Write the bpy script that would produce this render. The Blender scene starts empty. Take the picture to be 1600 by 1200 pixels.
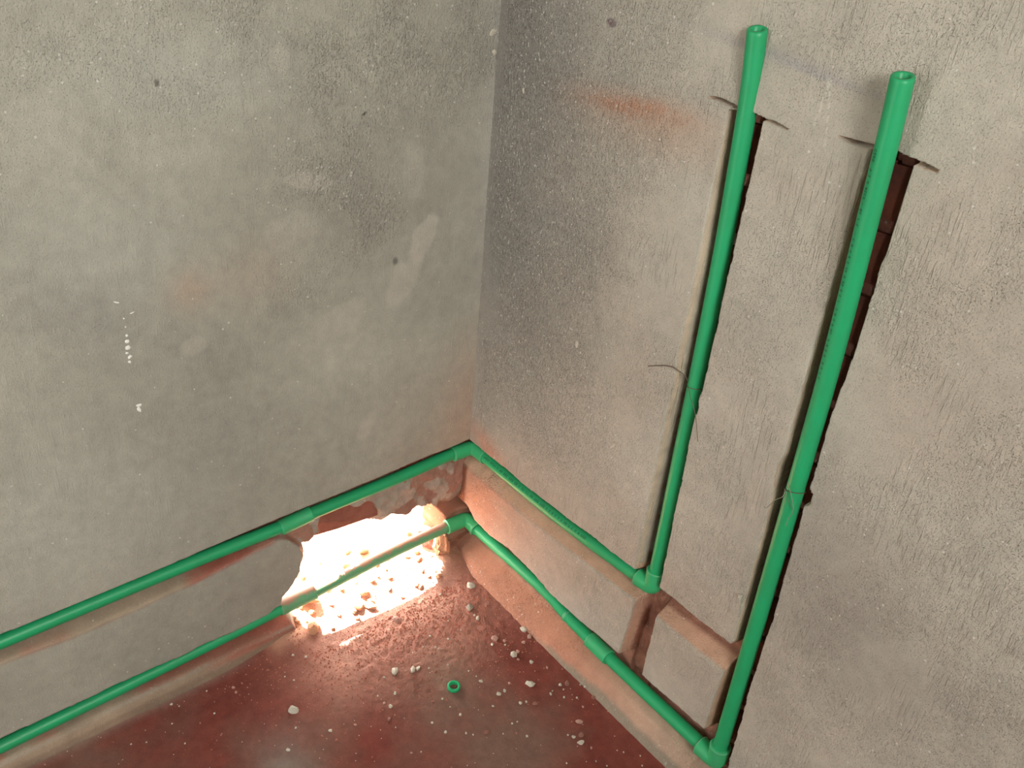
import bpy, bmesh, math, random
import numpy as np
from mathutils import Vector, Matrix

random.seed(7)
C = bpy.context.scene.collection
SC = bpy.context.scene

# ------------------------------------------------------------------ camera
cd = bpy.data.cameras.new('camera')
cam = bpy.data.objects.new('camera', cd)
C.objects.link(cam)
_r = Vector((0.6128, 0.7857, 0.0842)); _u = Vector((-0.4188, 0.2326, 0.8778)); _f = Vector((-0.6701, 0.5731, -0.4716))
_f.normalize(); _r = (_r - _r.dot(_f) * _f).normalized(); _u = _r.cross(_f).normalized()
M = Matrix((( _r.x, _u.x, -_f.x, 1.1223), (_r.y, _u.y, -_f.y, -0.8632), (_r.z, _u.z, -_f.z, 1.1898), (0, 0, 0, 1)))
cam.matrix_world = M
cd.sensor_width = 36.0
cd.lens = 1304.09 * 36.0 / 1600.0
cd.clip_start = 0.01
SC.camera = cam

# ------------------------------------------------------------------ sky, sun, room light, exposure
SC.view_settings.view_transform = 'Standard'
SC.view_settings.look = 'None'
SC.view_settings.exposure = 0.10
SC.view_settings.gamma = 1.0
SC.view_settings.use_curve_mapping = False
W = bpy.data.worlds.new('world'); SC.world = W; W.use_nodes = True
W.node_tree.nodes['Background'].inputs[0].default_value = (0.99, 0.98, 0.93, 1)
W.node_tree.nodes['Background'].inputs[1].default_value = 19.0


def aim(o, d):
    o.rotation_euler = Vector(d).to_track_quat('-Z', 'Y').to_euler()


sd = bpy.data.lights.new('sun', 'SUN'); sd.energy = 60.0; sd.angle = math.radians(0.6); sd.color = (1.0, 0.95, 0.86)
sun = bpy.data.objects.new('sun', sd); C.objects.link(sun)
aim(sun, (0.85, 0.10, -1.0))


def area(name, loc, d, sx, sy, power, col):
    l = bpy.data.lights.new(name, 'AREA'); l.shape = 'RECTANGLE'; l.size = sx; l.size_y = sy
    l.energy = power; l.color = col
    o = bpy.data.objects.new(name, l); C.objects.link(o); o.location = loc; aim(o, d)
    return o


area('window_daylight', (2.38, -1.25, 1.65), (-1, 0.0, 0.0), 0.85, 0.85, 5.0, (1.0, 0.985, 0.955))
for nm, lc, dr, sx, sy in (('window_portal', (2.45, -1.25, 1.65), (-1, 0, 0), 0.9, 0.9), ('slit_portal', (0.15, -2.45, 1.05), (0, 1, 0), 0.15, 2.1),  # second portal samples the narrow slit added to the front wall
                           ('hole_portal', (-.25, -.22, .12), (1, 0, 0.0), .7, .5)):
    area(nm, lc, dr, sx, sy, 1.0, (1, 1, 1)).data.cycles.is_portal = True


# ------------------------------------------------------------------ numpy noise
def _hash(ix, iy, seed):
    h = (ix.astype(np.int64) * 374761393 + iy.astype(np.int64) * 668265263 + seed * 982451653) & 0x7fffffff
    h = ((h ^ (h >> 13)) * 1274126177) & 0x7fffffff
    h = h ^ (h >> 16)
    return (h & 0xffff) / 65535.0


def vn(x, y, s, seed=0):
    x = x / s; y = y / s
    ix = np.floor(x); iy = np.floor(y); fx = x - ix; fy = y - iy
    fx = fx * fx * (3 - 2 * fx); fy = fy * fy * (3 - 2 * fy)
    a = _hash(ix, iy, seed); b = _hash(ix + 1, iy, seed); c = _hash(ix, iy + 1, seed); d = _hash(ix + 1, iy + 1, seed)
    return ((a * (1 - fx) + b * fx) * (1 - fy) + (c * (1 - fx) + d * fx) * fy) * 2 - 1


def fbm(x, y, s, seed=0, o=4, g=0.5):
    r = 0; a = 1; t = 0
    for k in range(o):
        r = r + a * vn(x, y, s / 2 ** k, seed + 17 * k); t += a; a *= g
    return r / t


def ss(a, b, x):
    t = np.clip((x - a) / (b - a), 0, 1)
    return t * t * (3 - 2 * t)


def spot(u, v, cu, cv, ru, rv, ang=0.0, soft=1.0):
    c, s = math.cos(math.radians(ang)), math.sin(math.radians(ang))
    du = u - cu; dv = v - cv
    a = (du * c + dv * s) / ru; b = (-du * s + dv * c) / rv
    return np.exp(-(a * a + b * b) * soft)


def breaks(segs):
    """non-uniform grid lines: list of (start, end, step)"""
    o = []
    for a, b, st in segs:
        n = max(1, int(round((b - a) / st)))
        o.extend(list(np.linspace(a, b, n, endpoint=False)))
    o.append(segs[-1][1])
    return np.array(o)


def grid_mesh(name, P, col, rough, keep, mat, flip=False, kind=None, parent=None):
    """P: (nv, nu, 3) positions; col (nv,nu,3); rough (nv,nu); keep (nv-1,nu-1) face mask"""
    nv, nu = P.shape[:2]
    idx = np.arange(nv * nu).reshape(nv, nu)
    q = np.stack([idx[:-1, :-1], idx[:-1, 1:], idx[1:, 1:], idx[1:, :-1]], -1)
    if flip:
        q = q[..., ::-1]
    q = q[keep]
    used = np.zeros(nv * nu, bool); used[q.ravel()] = True
    remap = np.cumsum(used) - 1
    q = remap[q]
    co = P.reshape(-1, 3)[used]
    me = bpy.data.meshes.new(name)
    me.vertices.add(len(co)); me.vertices.foreach_set('co', co.astype(np.float32).ravel())
    nf = len(q)
    me.loops.add(nf * 4); me.loops.foreach_set('vertex_index', q.astype(np.int32).ravel())
    me.polygons.add(nf); me.polygons.foreach_set('loop_start', np.arange(0, nf * 4, 4, dtype=np.int32))
    me.polygons.foreach_set('use_smooth', np.ones(nf, bool))
    me.update(calc_edges=True)
    a = me.color_attributes.new('tint', 'FLOAT_COLOR', 'POINT')
    rgba = np.ones((len(co), 4), np.float32)
    rgba[:, :3] = col.reshape(-1, 3)[used]; rgba[:, 3] = rough.reshape(-1)[used]
    a.data.foreach_set('color', rgba.ravel())
    me.materials.append(mat)
    o = bpy.data.objects.new(name, me); C.objects.link(o)
    if kind: o['kind'] = kind
    if parent: o.parent = parent
    return o


# ------------------------------------------------------------------ materials
class NT:
    def __init__(s, name):
        s.m = bpy.data.materials.new(name); s.m.use_nodes = True
        s.t = s.m.node_tree; s.b = s.t.nodes['Principled BSDF']

    def n(s, typ, **kw):
        o = s.t.nodes.new(typ)
        for k, v in kw.items():
            if k.startswith('i_'):
                o.inputs[k[2:].replace('_', ' ')].default_value = v
            else:
                setattr(o, k, v)
        return o

    def l(s, a, b): s.t.links.new(a, b)

    def math(s, op, a, b=None, clamp=False):
        o = s.n('ShaderNodeMath', operation=op, use_clamp=clamp)
        for i, v in enumerate((a, b)):
            if v is None: continue
            if isinstance(v, (int, float)): o.inputs[i].default_value = v
            else: s.l(v, o.inputs[i])
        return o.outputs[0]

    def noise(s, scale, detail=4, rough=0.55, vec=None):
        o = s.n('ShaderNodeTexNoise', i_Scale=scale, i_Detail=detail, i_Roughness=rough)
        if vec is not None: s.l(vec, o.inputs['Vector'])
        return o.outputs['Fac']

    def mix(s, fac, a, b, blend='MIX'):
        o = s.n('ShaderNodeMix', data_type='RGBA', blend_type=blend)
        if isinstance(fac, (int, float)): o.inputs[0].default_value = fac
        else: s.l(fac, o.inputs[0])
        for i, v in ((6, a), (7, b)):
            if isinstance(v, tuple): o.inputs[i].default_value = (*v, 1)
            else: s.l(v, o.inputs[i])
        return o.outputs[2]

    def ramp(s, v, a, b):
        o = s.n('ShaderNodeMapRange', i_From_Min=a, i_From_Max=b)
        o.clamp = True
        s.l(v, o.inputs['Value']); return o.outputs['Result']


def plaster_mat(name, streak_rot, fleck=0.6, bump=0.9, fine=0.12, streak=0.9):
    k = NT(name); b = k.b
    b.inputs['Roughness'].default_value = 0.92
    b.inputs['Specular IOR Level'].default_value = 0.12
    at = k.n('ShaderNodeAttribute', attribute_name='tint')
    tc = k.n('ShaderNodeTexCoord'); ob = tc.outputs['Object']
    mp = k.n('ShaderNodeMapping'); k.l(ob, mp.inputs['Vector'])
    mp.inputs['Rotation'].default_value = streak_rot
    mp.inputs['Scale'].default_value = (1.0, 1.0, 0.5)
    st = mp.outputs['Vector']
    n1 = k.noise(45, 5, 0.6, ob); n2 = k.noise(420, 3, 0.6, st); n3 = k.noise(900, 2, 0.6, ob)
    # colour: attribute tint, modulated by grain
    g = k.math('ADD', k.math('MULTIPLY', n1, 0.45), k.math('MULTIPLY', n3, 0.40))
    g = k.math('ADD', g, 0.58)
    sc = k.n('ShaderNodeVectorMath', operation='SCALE'); k.l(at.outputs['Color'], sc.inputs[0]); k.l(g, sc.inputs['Scale'])
    rgh = at.outputs['Alpha']
    vor = k.n('ShaderNodeTexVoronoi', i_Scale=230.0); k.l(ob, vor.inputs['Vector'])
    vs = k.n('ShaderNodeSeparateColor'); k.l(vor.outputs['Color'], vs.inputs[0])
    thr = k.math('GREATER_THAN', k.math('ADD', vs.outputs[0], k.math('MULTIPLY', rgh, 0.11)), 0.991)
    near = k.math('LESS_THAN', vor.outputs['Distance'], k.math('MULTIPLY', vs.outputs[2], 0.42))
    fl = k.math('MULTIPLY', thr, near)
    na = k.noise(520, 2, 0.5, ob); nb = k.noise(270, 3, 0.6, st)
    amt = k.math('ADD', k.math('MULTIPLY', rgh, 0.75), 0.22)
    lite = k.math('MULTIPLY', k.ramp(k.math('ADD', nb, k.math('MULTIPLY', rgh, 0.035)), 0.61, 0.69), amt); dark = k.math('MULTIPLY', k.ramp(na, 0.40, 0.31), amt)
    c0 = k.mix(k.math('MULTIPLY', lite, 0.85), sc.outputs[0], (0.70, 0.68, 0.62))
    c0 = k.mix(k.math('MULTIPLY', dark, 0.55), c0, (0.13, 0.12, 0.10))
    col = k.mix(k.math('MULTIPLY', fl, fleck), c0, (0.80, 0.78, 0.72))
    mp2 = k.n('ShaderNodeMapping'); k.l(ob, mp2.inputs['Vector'])
    mp2.inputs['Rotation'].default_value = streak_rot; mp2.inputs['Scale'].default_value = (1.0, 1.0, 0.10)
    strk = k.math('MULTIPLY', k.ramp(k.noise(260, 3, 0.6, mp2.outputs['Vector']), 0.52, 0.68), k.ramp(k.noise(9, 2, 0.5, ob), 0.48, 0.60))
    # small dark pits
    vp = k.n('ShaderNodeTexVoronoi', i_Scale=110.0); k.l(st, vp.inputs['Vector'])
    vps = k.n('ShaderNodeSeparateColor'); k.l(vp.outputs['Color'], vps.inputs[0])
    pit = k.math('MULTIPLY', k.math('GREATER_THAN', k.math('ADD', vps.outputs[1], k.math('MULTIPLY', rgh, 0.05)), 0.955),
                 k.math('LESS_THAN', vp.outputs['Distance'], 0.22))
    k.l(col, b.inputs['Base Color'])
    # relief
    bl = k.ramp(k.noise(260, 3, 0.6, st), 0.50, 0.72)
    h = k.math('MULTIPLY', n2, fine * 4)
    h = k.math('ADD', h, k.math('MULTIPLY', n3, fine * 2.2))
    h = k.math('ADD', h, k.math('MULTIPLY', n1, 0.5))
    h = k.math('ADD', h, k.math('MULTIPLY', k.math('MULTIPLY', bl, rgh), 1.5))
    h = k.math('ADD', h, k.math('MULTIPLY', fl, 0.9))
    h = k.math('ADD', h, k.math('MULTIPLY', strk, streak))
    h = k.math('ADD', h, k.math('MULTIPLY', lite, 0.8))
    h = k.math('SUBTRACT', h, k.math('MULTIPLY', dark, 0.9))
    h = k.math('SUBTRACT', h, k.math('MULTIPLY', pit, 1.3))
    bp = k.n('ShaderNodeBump', i_Strength=bump, i_Distance=0.0016)
    k.l(h, bp.inputs['Height']); k.l(bp.outputs[0], b.inputs['Normal'])
    return k.m


def floor_mat():
    k = NT('red_dust_floor'); b = k.b
    b.inputs['Roughness'].default_value = 0.95; b.inputs['Specular IOR Level'].default_value = 0.1
    at = k.n('ShaderNodeAttribute', attribute_name='tint')
    tc = k.n('ShaderNodeTexCoord'); ob = tc.outputs['Object']
    n1 = k.noise(60, 5, 0.65, ob); n3 = k.noise(700, 3, 0.7, ob)
    g = k.math('ADD', k.math('ADD', k.math('MULTIPLY', n1, 0.6), k.math('MULTIPLY', n3, 0.7)), 0.35)
    sc = k.n('ShaderNodeVectorMath', operation='SCALE'); k.l(at.outputs['Color'], sc.inputs[0]); k.l(g, sc.inputs['Scale'])
    vor = k.n('ShaderNodeTexVoronoi', i_Scale=260.0); k.l(ob, vor.inputs['Vector'])
    vs = k.n('ShaderNodeSeparateColor'); k.l(vor.outputs['Color'], vs.inputs[0])
    fl = k.math('MULTIPLY', k.math('GREATER_THAN', vs.outputs[0], 0.985), k.math('LESS_THAN', vor.outputs['Distance'], 0.28))
    col = k.mix(k.math('MULTIPLY', fl, 0.8), sc.outputs[0], (0.6, 0.45, 0.38))
    k.l(col, b.inputs['Base Color'])
    h = k.math('ADD', k.math('MULTIPLY', n3, 0.5), k.math('MULTIPLY', k.math('MULTIPLY', k.noise(260, 4, 0.7, ob), at.outputs['Alpha']), 2.2))
    h = k.math('ADD', h, fl)
    bp = k.n('ShaderNodeBump', i_Strength=0.8, i_Distance=0.0018)
    k.l(h, bp.inputs['Height']); k.l(bp.outputs[0], b.inputs['Normal'])
    return k.m


def simple(name, col, rough=0.5, var=0.0, scale=60, bump=0.0, col2=None, spec=0.5, bscale=300, lo=0.4, hi=0.65):
    k = NT(name); b = k.b
    b.inputs['Roughness'].default_value = rough; b.inputs['Specular IOR Level'].default_value = spec
    tc = k.n('ShaderNodeTexCoord'); ob = tc.outputs['Object']
    if col2 is None: col2 = tuple(c * (1 - var) for c in col)
    k.l(k.mix(k.ramp(k.noise(scale, 5, 0.6, ob), lo, hi), col, col2), b.inputs['Base Color'])
    if bump:
        bp = k.n('ShaderNodeBump', i_Strength=bump, i_Distance=0.0015)
        k.l(k.noise(bscale, 4, 0.65, ob), bp.inputs['Height']); k.l(bp.outputs[0], b.inputs['Normal'])
    return k.m


def dusty_mat():
    """green plastic with brick dust lying on its upward faces"""
    k = NT('dusty_green_plastic'); b = k.b
    b.inputs['Roughness'].default_value = 0.6
    tc = k.n('ShaderNodeTexCoord'); ob = tc.outputs['Object']
    ge = k.n('ShaderNodeNewGeometry'); sx = k.n('ShaderNodeSeparateXYZ'); k.l(ge.outputs['Normal'], sx.inputs[0])
    v = k.math('ADD', sx.outputs['Z'], k.math('MULTIPLY', k.math('SUBTRACT', k.noise(70, 5, 0.65, ob), 0.5), 1.3))
    f = k.ramp(v, 0.60, 0.88)
    f2 = k.math('MULTIPLY', k.noise(200, 3, 0.6, ob), 0.30)
    base = k.mix(f2, (0.075, 0.36, 0.17), (0.36, 0.32, 0.22))
    k.l(k.mix(k.math('MULTIPLY', f, 0.88), base, (0.40, 0.21, 0.16)), b.inputs['Base Color'])
    return k.m


M_RW = plaster_mat('rough_plaster_right', (0, math.radians(-35), 0), fleck=0.6, bump=1.0, fine=0.16)
M_LW = plaster_mat('plaster_left', (math.radians(62), 0, 0), fleck=0.5, bump=1.0, fine=0.13, streak=0.25)
M_FL = floor_mat()
GREEN = (0.018, 0.385, 0.15)
M_PIPE = simple('green_plastic_pipe', GREEN, 0.42, col2=(0.022, 0.35, 0.135), scale=18, spec=0.4)
M_FIT = simple('green_plastic_fitting', (0.035, 0.44, 0.17), 0.45, col2=(0.055, 0.40, 0.17), scale=40, spec=0.4)
M_RIM = simple('pale_green_rim', (0.10, 0.45, 0.22), 0.5, var=0.1)
M_DUSTY = dusty_mat()
M_INK = simple('black_print_ink', (0.008, 0.05, 0.03), 0.6)
M_WIRE = simple('rusty_binding_wire', (0.10, 0.085, 0.07), 0.6, col2=(0.16, 0.10, 0.06))
M_WIREP = simple('pale_binding_wire', (0.30, 0.27, 0.20), 0.5, var=0.4)
M_WHITE = simple('pale_plaster_chip', (0.72, 0.66, 0.55), 0.9, var=0.3, bump=0.6)
M_GREYC = simple('grey_mortar_chip', (0.42, 0.36, 0.30), 0.9, var=0.3, bump=0.6)
M_PINKC = simple('pink_brick_chip', (0.62, 0.36, 0.29), 0.9, var=0.35, bump=0.6)
M_BROWNC = simple('brown_brick_chip', (0.34, 0.15, 0.11), 0.9, var=0.35, bump=0.6)
M_BRICK = simple('fired_brick', (0.36, 0.135, 0.095), 0.92, col2=(0.28, 0.10, 0.07), bump=0.9, scale=40, spec=0.1)
M_BRICKD = simple('shaded_chase_brick', (0.16, 0.055, 0.035), 0.95, col2=(0.10, 0.04, 0.03), bump=0.9, scale=40, spec=0.1)  # brick darkened: shade of the deep chases put into the colour
M_RUB = simple('orange_brick_rubble', (0.62, 0.25, 0.13), 0.95, col2=(0.72, 0.48, 0.32), bump=0.8, scale=50, spec=0.1)
M_DRIP = simple('white_paint_drip', (0.9, 0.9, 0.86), 0.5)
M_ROOM = simple('bare_plaster_room', (0.33, 0.31, 0.27), 0.95, var=0.25, scale=4, bump=0.3)


# ------------------------------------------------------------------ right wall (y = 0, room at y < 0)
def kerf(x, z, x0, z0, x1, z1, w, dep):
    t = np.clip((x - x0) / (x1 - x0), 0, 1)
    zc = z0 + (z1 - z0) * t + 0.0010 * vn(x, z * 0, 0.012, 91)
    inside = (x > x0) & (x < x1)
    taper = np.clip(np.minimum(x - x0, x1 - x) / 0.02, 0, 1)
    return np.where(inside, dep * taper ** 0.5 * ss(w * (0.45 + 0.55 * taper), w * (0.2 + 0.45 * taper), np.abs(z - zc)), 0)


def rw_depth(x, z):
    jx = 0.0011 * fbm(x, z, 0.012, 3, 3) + 0.0012 * vn(x, z, 0.05, 5)
    jz = 0.0012 * fbm(x, z, 0.014, 8, 3) + 0.0018 * vn(x, z, 0.06, 9)
    X = x + jx; Z = z + jz
    ro = 0.004 * fbm(x, z, 0.02, 21, 4)          # rough back of the chases
    # upper horizontal chase
    ztop = np.interp(x, [-.05, 0, .12, .23, .33, .44, .53, .70], [.302, .301, .299, .2965, .300, .3035, .304, .3065])
    zbot = np.interp(x, [-.05, .02, .12, .24, .33, .47, .55, .70], [.226, .224, .222, .226, .232, .244, .247, .247])
    zmid = np.interp(x, [0, .1, .24, .47, .7], [.264, .262, .258, .262, .278])
    d1 = (0.034 + ro) * ss(0, 0.0035, ztop - Z) * ss(0, 1, (Z - zbot) / np.maximum(zmid - zbot, 0.006))
    d1 = d1 * ss(.7015, .697, X)
    # lower horizontal chase
    ztop2 = np.interp(x, [-.05, .005, .035, .09, .15, .23, .28, .47, .66, .75], [.142, .142, .122, .117, .127, .1215, .110, .1155, .118, .118])
    zbot2 = np.interp(x, [-.05, .16, .28, .37, .5, .66, .75], [.022, .010, .015, .030, .042, .040, .040])
    zmid2 = np.interp(x, [-.05, .1, .25, .5, .7], [.058, .063, .064, .056, .056])
    d2 = (0.034 + ro) * ss(0, 0.0035, ztop2 - Z) * ss(0, 1, (Z - zbot2) / np.maximum(zmid2 - zbot2, 0.006))
    d2 = d2 * ss(.709, .705, X)
    # vertical chases
    l1 = np.interp(z, [.05, .117, .25, .31, .55, 1.03], [.466, .4665, .479, .4625, .4655, .4672])
    r1 = np.interp(z, [.05, .117, .25, .30, .57, .64, .66, 1.03], [.5195, .5198, .5225, .516, .5135, .513, .516, .5175])
    r1 = r1 + 0.004 * spot(x * 0, z, 0, .632, 1, .012)
    d3 = (0.042 + 1.5 * ro) * ss(-.0035, 0.005, X - l1) * ss(0, 0.003, r1 - X) * ss(0, .003, 1.0285 - Z) * ss(.05, .06, Z)
    l2 = np.interp(z, [.03, .116, .24, .30, .57, .60, .615, .64, .83, 1.03], [.655, .6565, .662, .661, .659, .655, .6545, .6595, .6595, .6592])
    r2 = np.interp(z, [-.05, .11, .31, .44, .585, .592, .606, .612, .73, .78, 1.03], [.712, .710, .707, .7085, .7045, .712, .712, .705, .7035, .7068, .7088])
    d4 = (0.046 + ro) * ss(-.003, 0.005, X - l2) * ss(0, 0.003, r2 - X) * ss(0, .003, 1.0245 - Z) * ss(.025, .05, Z)
    d = np.maximum(np.maximum(d1, d2), np.maximum(d3, d4))
    for a in ((.429, 1.0365, .520, 1.0265, .0026, .022), (.512, 1.0265, .553, 1.0222, .0026, .018),
              (.617, 1.0270, .712, 1.0235, .0026, .022), (.700, 1.0230, .735, 1.0185, .0038, .020)):
        d = np.maximum(d, kerf(x, z, *a))
    # rounded cement lip left proud at the foot of the wall
    lip = 0.015 * ss(.055, .000, z) + 0.006 * ss(.02, -.01, z)
    surf = 0.0012 * fbm(x, z, 0.16, 31, 3) + 0.00045 * fbm(x, z, 0.014, 33, 3)
    stucco = np.clip(fbm(x, z * 1.4, 0.006, 41, 3) - 0.10, 0, 1) * 0.0024 * rw_rough(x, z)
    dents = 0.0012 * ss(.55, .8, fbm(x, z, 0.02, 55, 3)) * 1.0
    fl = ss(0.004, 0.0, d)
    return d - lip * ss(-.01, .12, x + .05) * 1.0 - surf - stucco * fl + dents * fl, d


def rw_rough(x, z):
    r = 1.0 * ss(.48, .08, x) * ss(.28, .5, z)
    r = r + 0.45 * ss(.35, .6, fbm(x, z, 0.11, 61, 3) * .5 + .5)
    r = r * (1 - 0.8 * spot(x, z, .03, .60, .03, .06)) * (0.25 + 0.75 * ss(0, .04, x + 0.0))
    return np.clip(r, 0.05, 1.3)


def mixc(col, c, f):
    f = np.clip(f, 0, 1)[..., None]
    return col * (1 - f) + np.array(c) * f


def rw_color(x, z, d, disp):
    n = fbm(x, z, 0.22, 71, 4)[..., None]; n2 = fbm(x, z, 0.05, 75, 3)[..., None]
    col = np.array((.495, .460, .390)) * (1 + 0.16 * n + 0.09 * n2)
    warm = ss(-.2, .5, fbm(x, z, 0.16, 77, 3))
    col = mixc(col, (.50, .435, .36), 0.5 * warm)
    # damp cement darker towards the corner, with grazing-light shade put into the colour
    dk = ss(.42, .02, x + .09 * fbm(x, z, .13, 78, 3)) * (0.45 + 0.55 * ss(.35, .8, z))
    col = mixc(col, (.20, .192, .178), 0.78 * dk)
    col = mixc(col, (.30, .275, .245), .55 * spot(x, z, .78, .47, .13, .10, -20))
    col = mixc(col, (.33, .31, .27), .4 * spot(x, z, .72, .62, .05, .08))
    pn = 0.5 + 0.5 * fbm(x, z, .012, 81, 3)
    col = mixc(col, (.50, .235, .14), .85 * spot(x, z, .315, 1.000, .105, .017, 2, 1.1) * (.5 + .7 * pn))
    col = mixc(col, (.48, .32, .23), .45 * spot(x, z, .36, .975, .12, .03, 0))
    col = mixc(col, (.17, .13, .14), .9 * ss(.45, .75, spot(x, z, .247, 1.098, .013, .007, -12)))
    col = mixc(col, (.33, .32, .34), .4 * spot(x, z, .50, 1.098, .12, .006, -6))
    col = mixc(col, (.35, .34, .37), .55 * spot(x, z, .585, 1.083, .07, .0035, -7) * (.4 + .9 * pn))
    # brick dust near the corner, with the hole's pink bounce put into the colour
    col = mixc(col, (.55, .27, .18), .75 * spot(x, z, .055, .315, .06, .025, -20) * (.6 + .5 * pn))
    low = ss(.30, .27, z)
    col = mixc(col, (.52, .31, .225), low * (.95 * ss(.16, .03, x + .03 * fbm(x, z, .04, 83, 3)) + .42 * ss(.38, .12, x)))
    col = mixc(col, (.56, .38, .30), low * .5 * spot(x, z, .13, .15, .05, .05))
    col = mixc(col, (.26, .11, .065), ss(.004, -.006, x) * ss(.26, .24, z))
    # chase edges and interiors
    e = ss(.0003, .005, d); back = ss(.022, .031, d)
    horiz = (z < .31)
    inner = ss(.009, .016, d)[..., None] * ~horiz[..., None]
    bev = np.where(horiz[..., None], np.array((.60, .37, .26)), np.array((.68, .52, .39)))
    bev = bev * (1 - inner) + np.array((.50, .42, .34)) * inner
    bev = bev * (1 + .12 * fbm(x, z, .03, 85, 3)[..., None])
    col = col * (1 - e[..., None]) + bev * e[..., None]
    bk = np.where(horiz[..., None], np.array((.34, .165, .115)), np.array((.15, .065, .045)))  # vertical backs darkened, recess shade put into the colour
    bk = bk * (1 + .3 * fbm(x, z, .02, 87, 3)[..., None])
    g1 = (x > .45) & (x < .53) & (z > .30)
    mor = ss(-.1, .25, fbm(x, z, .02, 88, 3))
    bk = np.where(g1[..., None], (np.array((.40, .34, .29)) * mor[..., None] + np.array((.33, .14, .10)) * (1 - mor[..., None])), bk)
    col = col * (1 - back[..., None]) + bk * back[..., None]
    # foot of the wall: red dusty top of the lip fading to pale, then grey cement
    foot = ss(.06, .045, z) * (1 - back)
    zb = np.interp(x, [.16, .28, .37, .5, .66], [.010, .015, .030, .042, .040])
    c1 = np.array((.50, .235, .155)) * (1 - ss(.3, .62, x))[..., None] + np.array((.50, .35, .26)) * ss(.3, .62, x)[..., None]
    col = col * (1 - foot[..., None]) + c1 * (1 + .15 * n2) * foot[..., None]
    gray = ss(zb * 0.45 + .006, zb * 0.45 - .006, z + .006 * fbm(x, z, .03, 89, 3)) * ss(.22, .36, x)
    col = mixc(col, (.285, .245, .19), .9 * gray)
    # scratched triangle of scraped pale lines
    def seg(x0, z0, x1, z1, w):
        L = math.hypot(x1 - x0, z1 - z0); t = np.clip(((x - x0) * (x1 - x0) + (z - z0) * (z1 - z0)) / L ** 2, 0, 1)
        return ss(w, w * .3, np.hypot(x - x0 - t * (x1 - x0), z - z0 - t * (z1 - z0)))
    sc = np.maximum(seg(.5909, 1.0851, .5850, 1.032, .0014), seg(.5912, 1.0848, .6055, 1.012, .0012))
    col = mixc(col, (.68, .66, .58), .75 * sc * (.5 + .8 * pn))
    return np.clip(col, .01, .95)


xs = breaks([(-.13, 0, .006), (0, .455, .0026), (.455, .530, .0011), (.530, .645, .0024), (.645, .722, .0011),
             (.722, 1.12, .0026), (1.12, 2.4, .08)])
zs = breaks([(-.08, .0, .004), (.0, .10, .0022), (.10, .130, .0012), (.130, .225, .0022), (.225, .312, .0012),
             (.312, 1.012, .0026), (1.012, 1.042, .0010), (1.042, 1.25, .0026), (1.25, 2.6, .08)])
X, Z = np.meshgrid(xs, zs)
disp, dpt = rw_depth(X, Z)
P = np.stack([X, disp, Z], -1)
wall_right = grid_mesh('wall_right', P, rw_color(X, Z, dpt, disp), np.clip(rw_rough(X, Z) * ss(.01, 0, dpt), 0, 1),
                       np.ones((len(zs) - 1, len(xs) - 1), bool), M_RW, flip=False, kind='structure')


# ------------------------------------------------------------------ left wall (x = 0, room at x > 0); s = -y
def zU(s): return np.interp(s, [-.05, 0, .345, .52, .625, .84, 1.2], [.301, .300, .2715, .2565, .2455, .2295, .203])
def zUb(s): return np.interp(s, [-.05, .38, .41, .56, .73, .845, 1.2], [.25, .235, .220, .194, .176, .176, .150])
def zL(s): return np.interp(s, [-.05, .42, .438, .595, .716, .873, 1.2], [.09, .068, .0575, .046, .0405, .0300, .010])
def zLb(s): return np.interp(s, [-.05, .40, .483, .654, .79, 1.2], [.000, .001, .0055, -.0025, -.0135, -.045])
def s_edge(z): return np.interp(z, [-.06, .00, .020, .050, .0635, .085, .105, .1275, .163, .185, .198, .212, .222, .24], [.375, .385, .395, .408, .408, .404, .385, .3685, .3640, .3675, .3760, .390, .412, .46])
def z_hole(s): return np.interp(s, [0, .015, .03, .045, .059, .075, .106, .14, .17, .208, .25, .29, .33, .345, .362, .40], [.100, .125, .148, .153, .146, .160, .1695, .163, .176, .170, .182, .1805, .192, .186, .188, .19])


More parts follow.
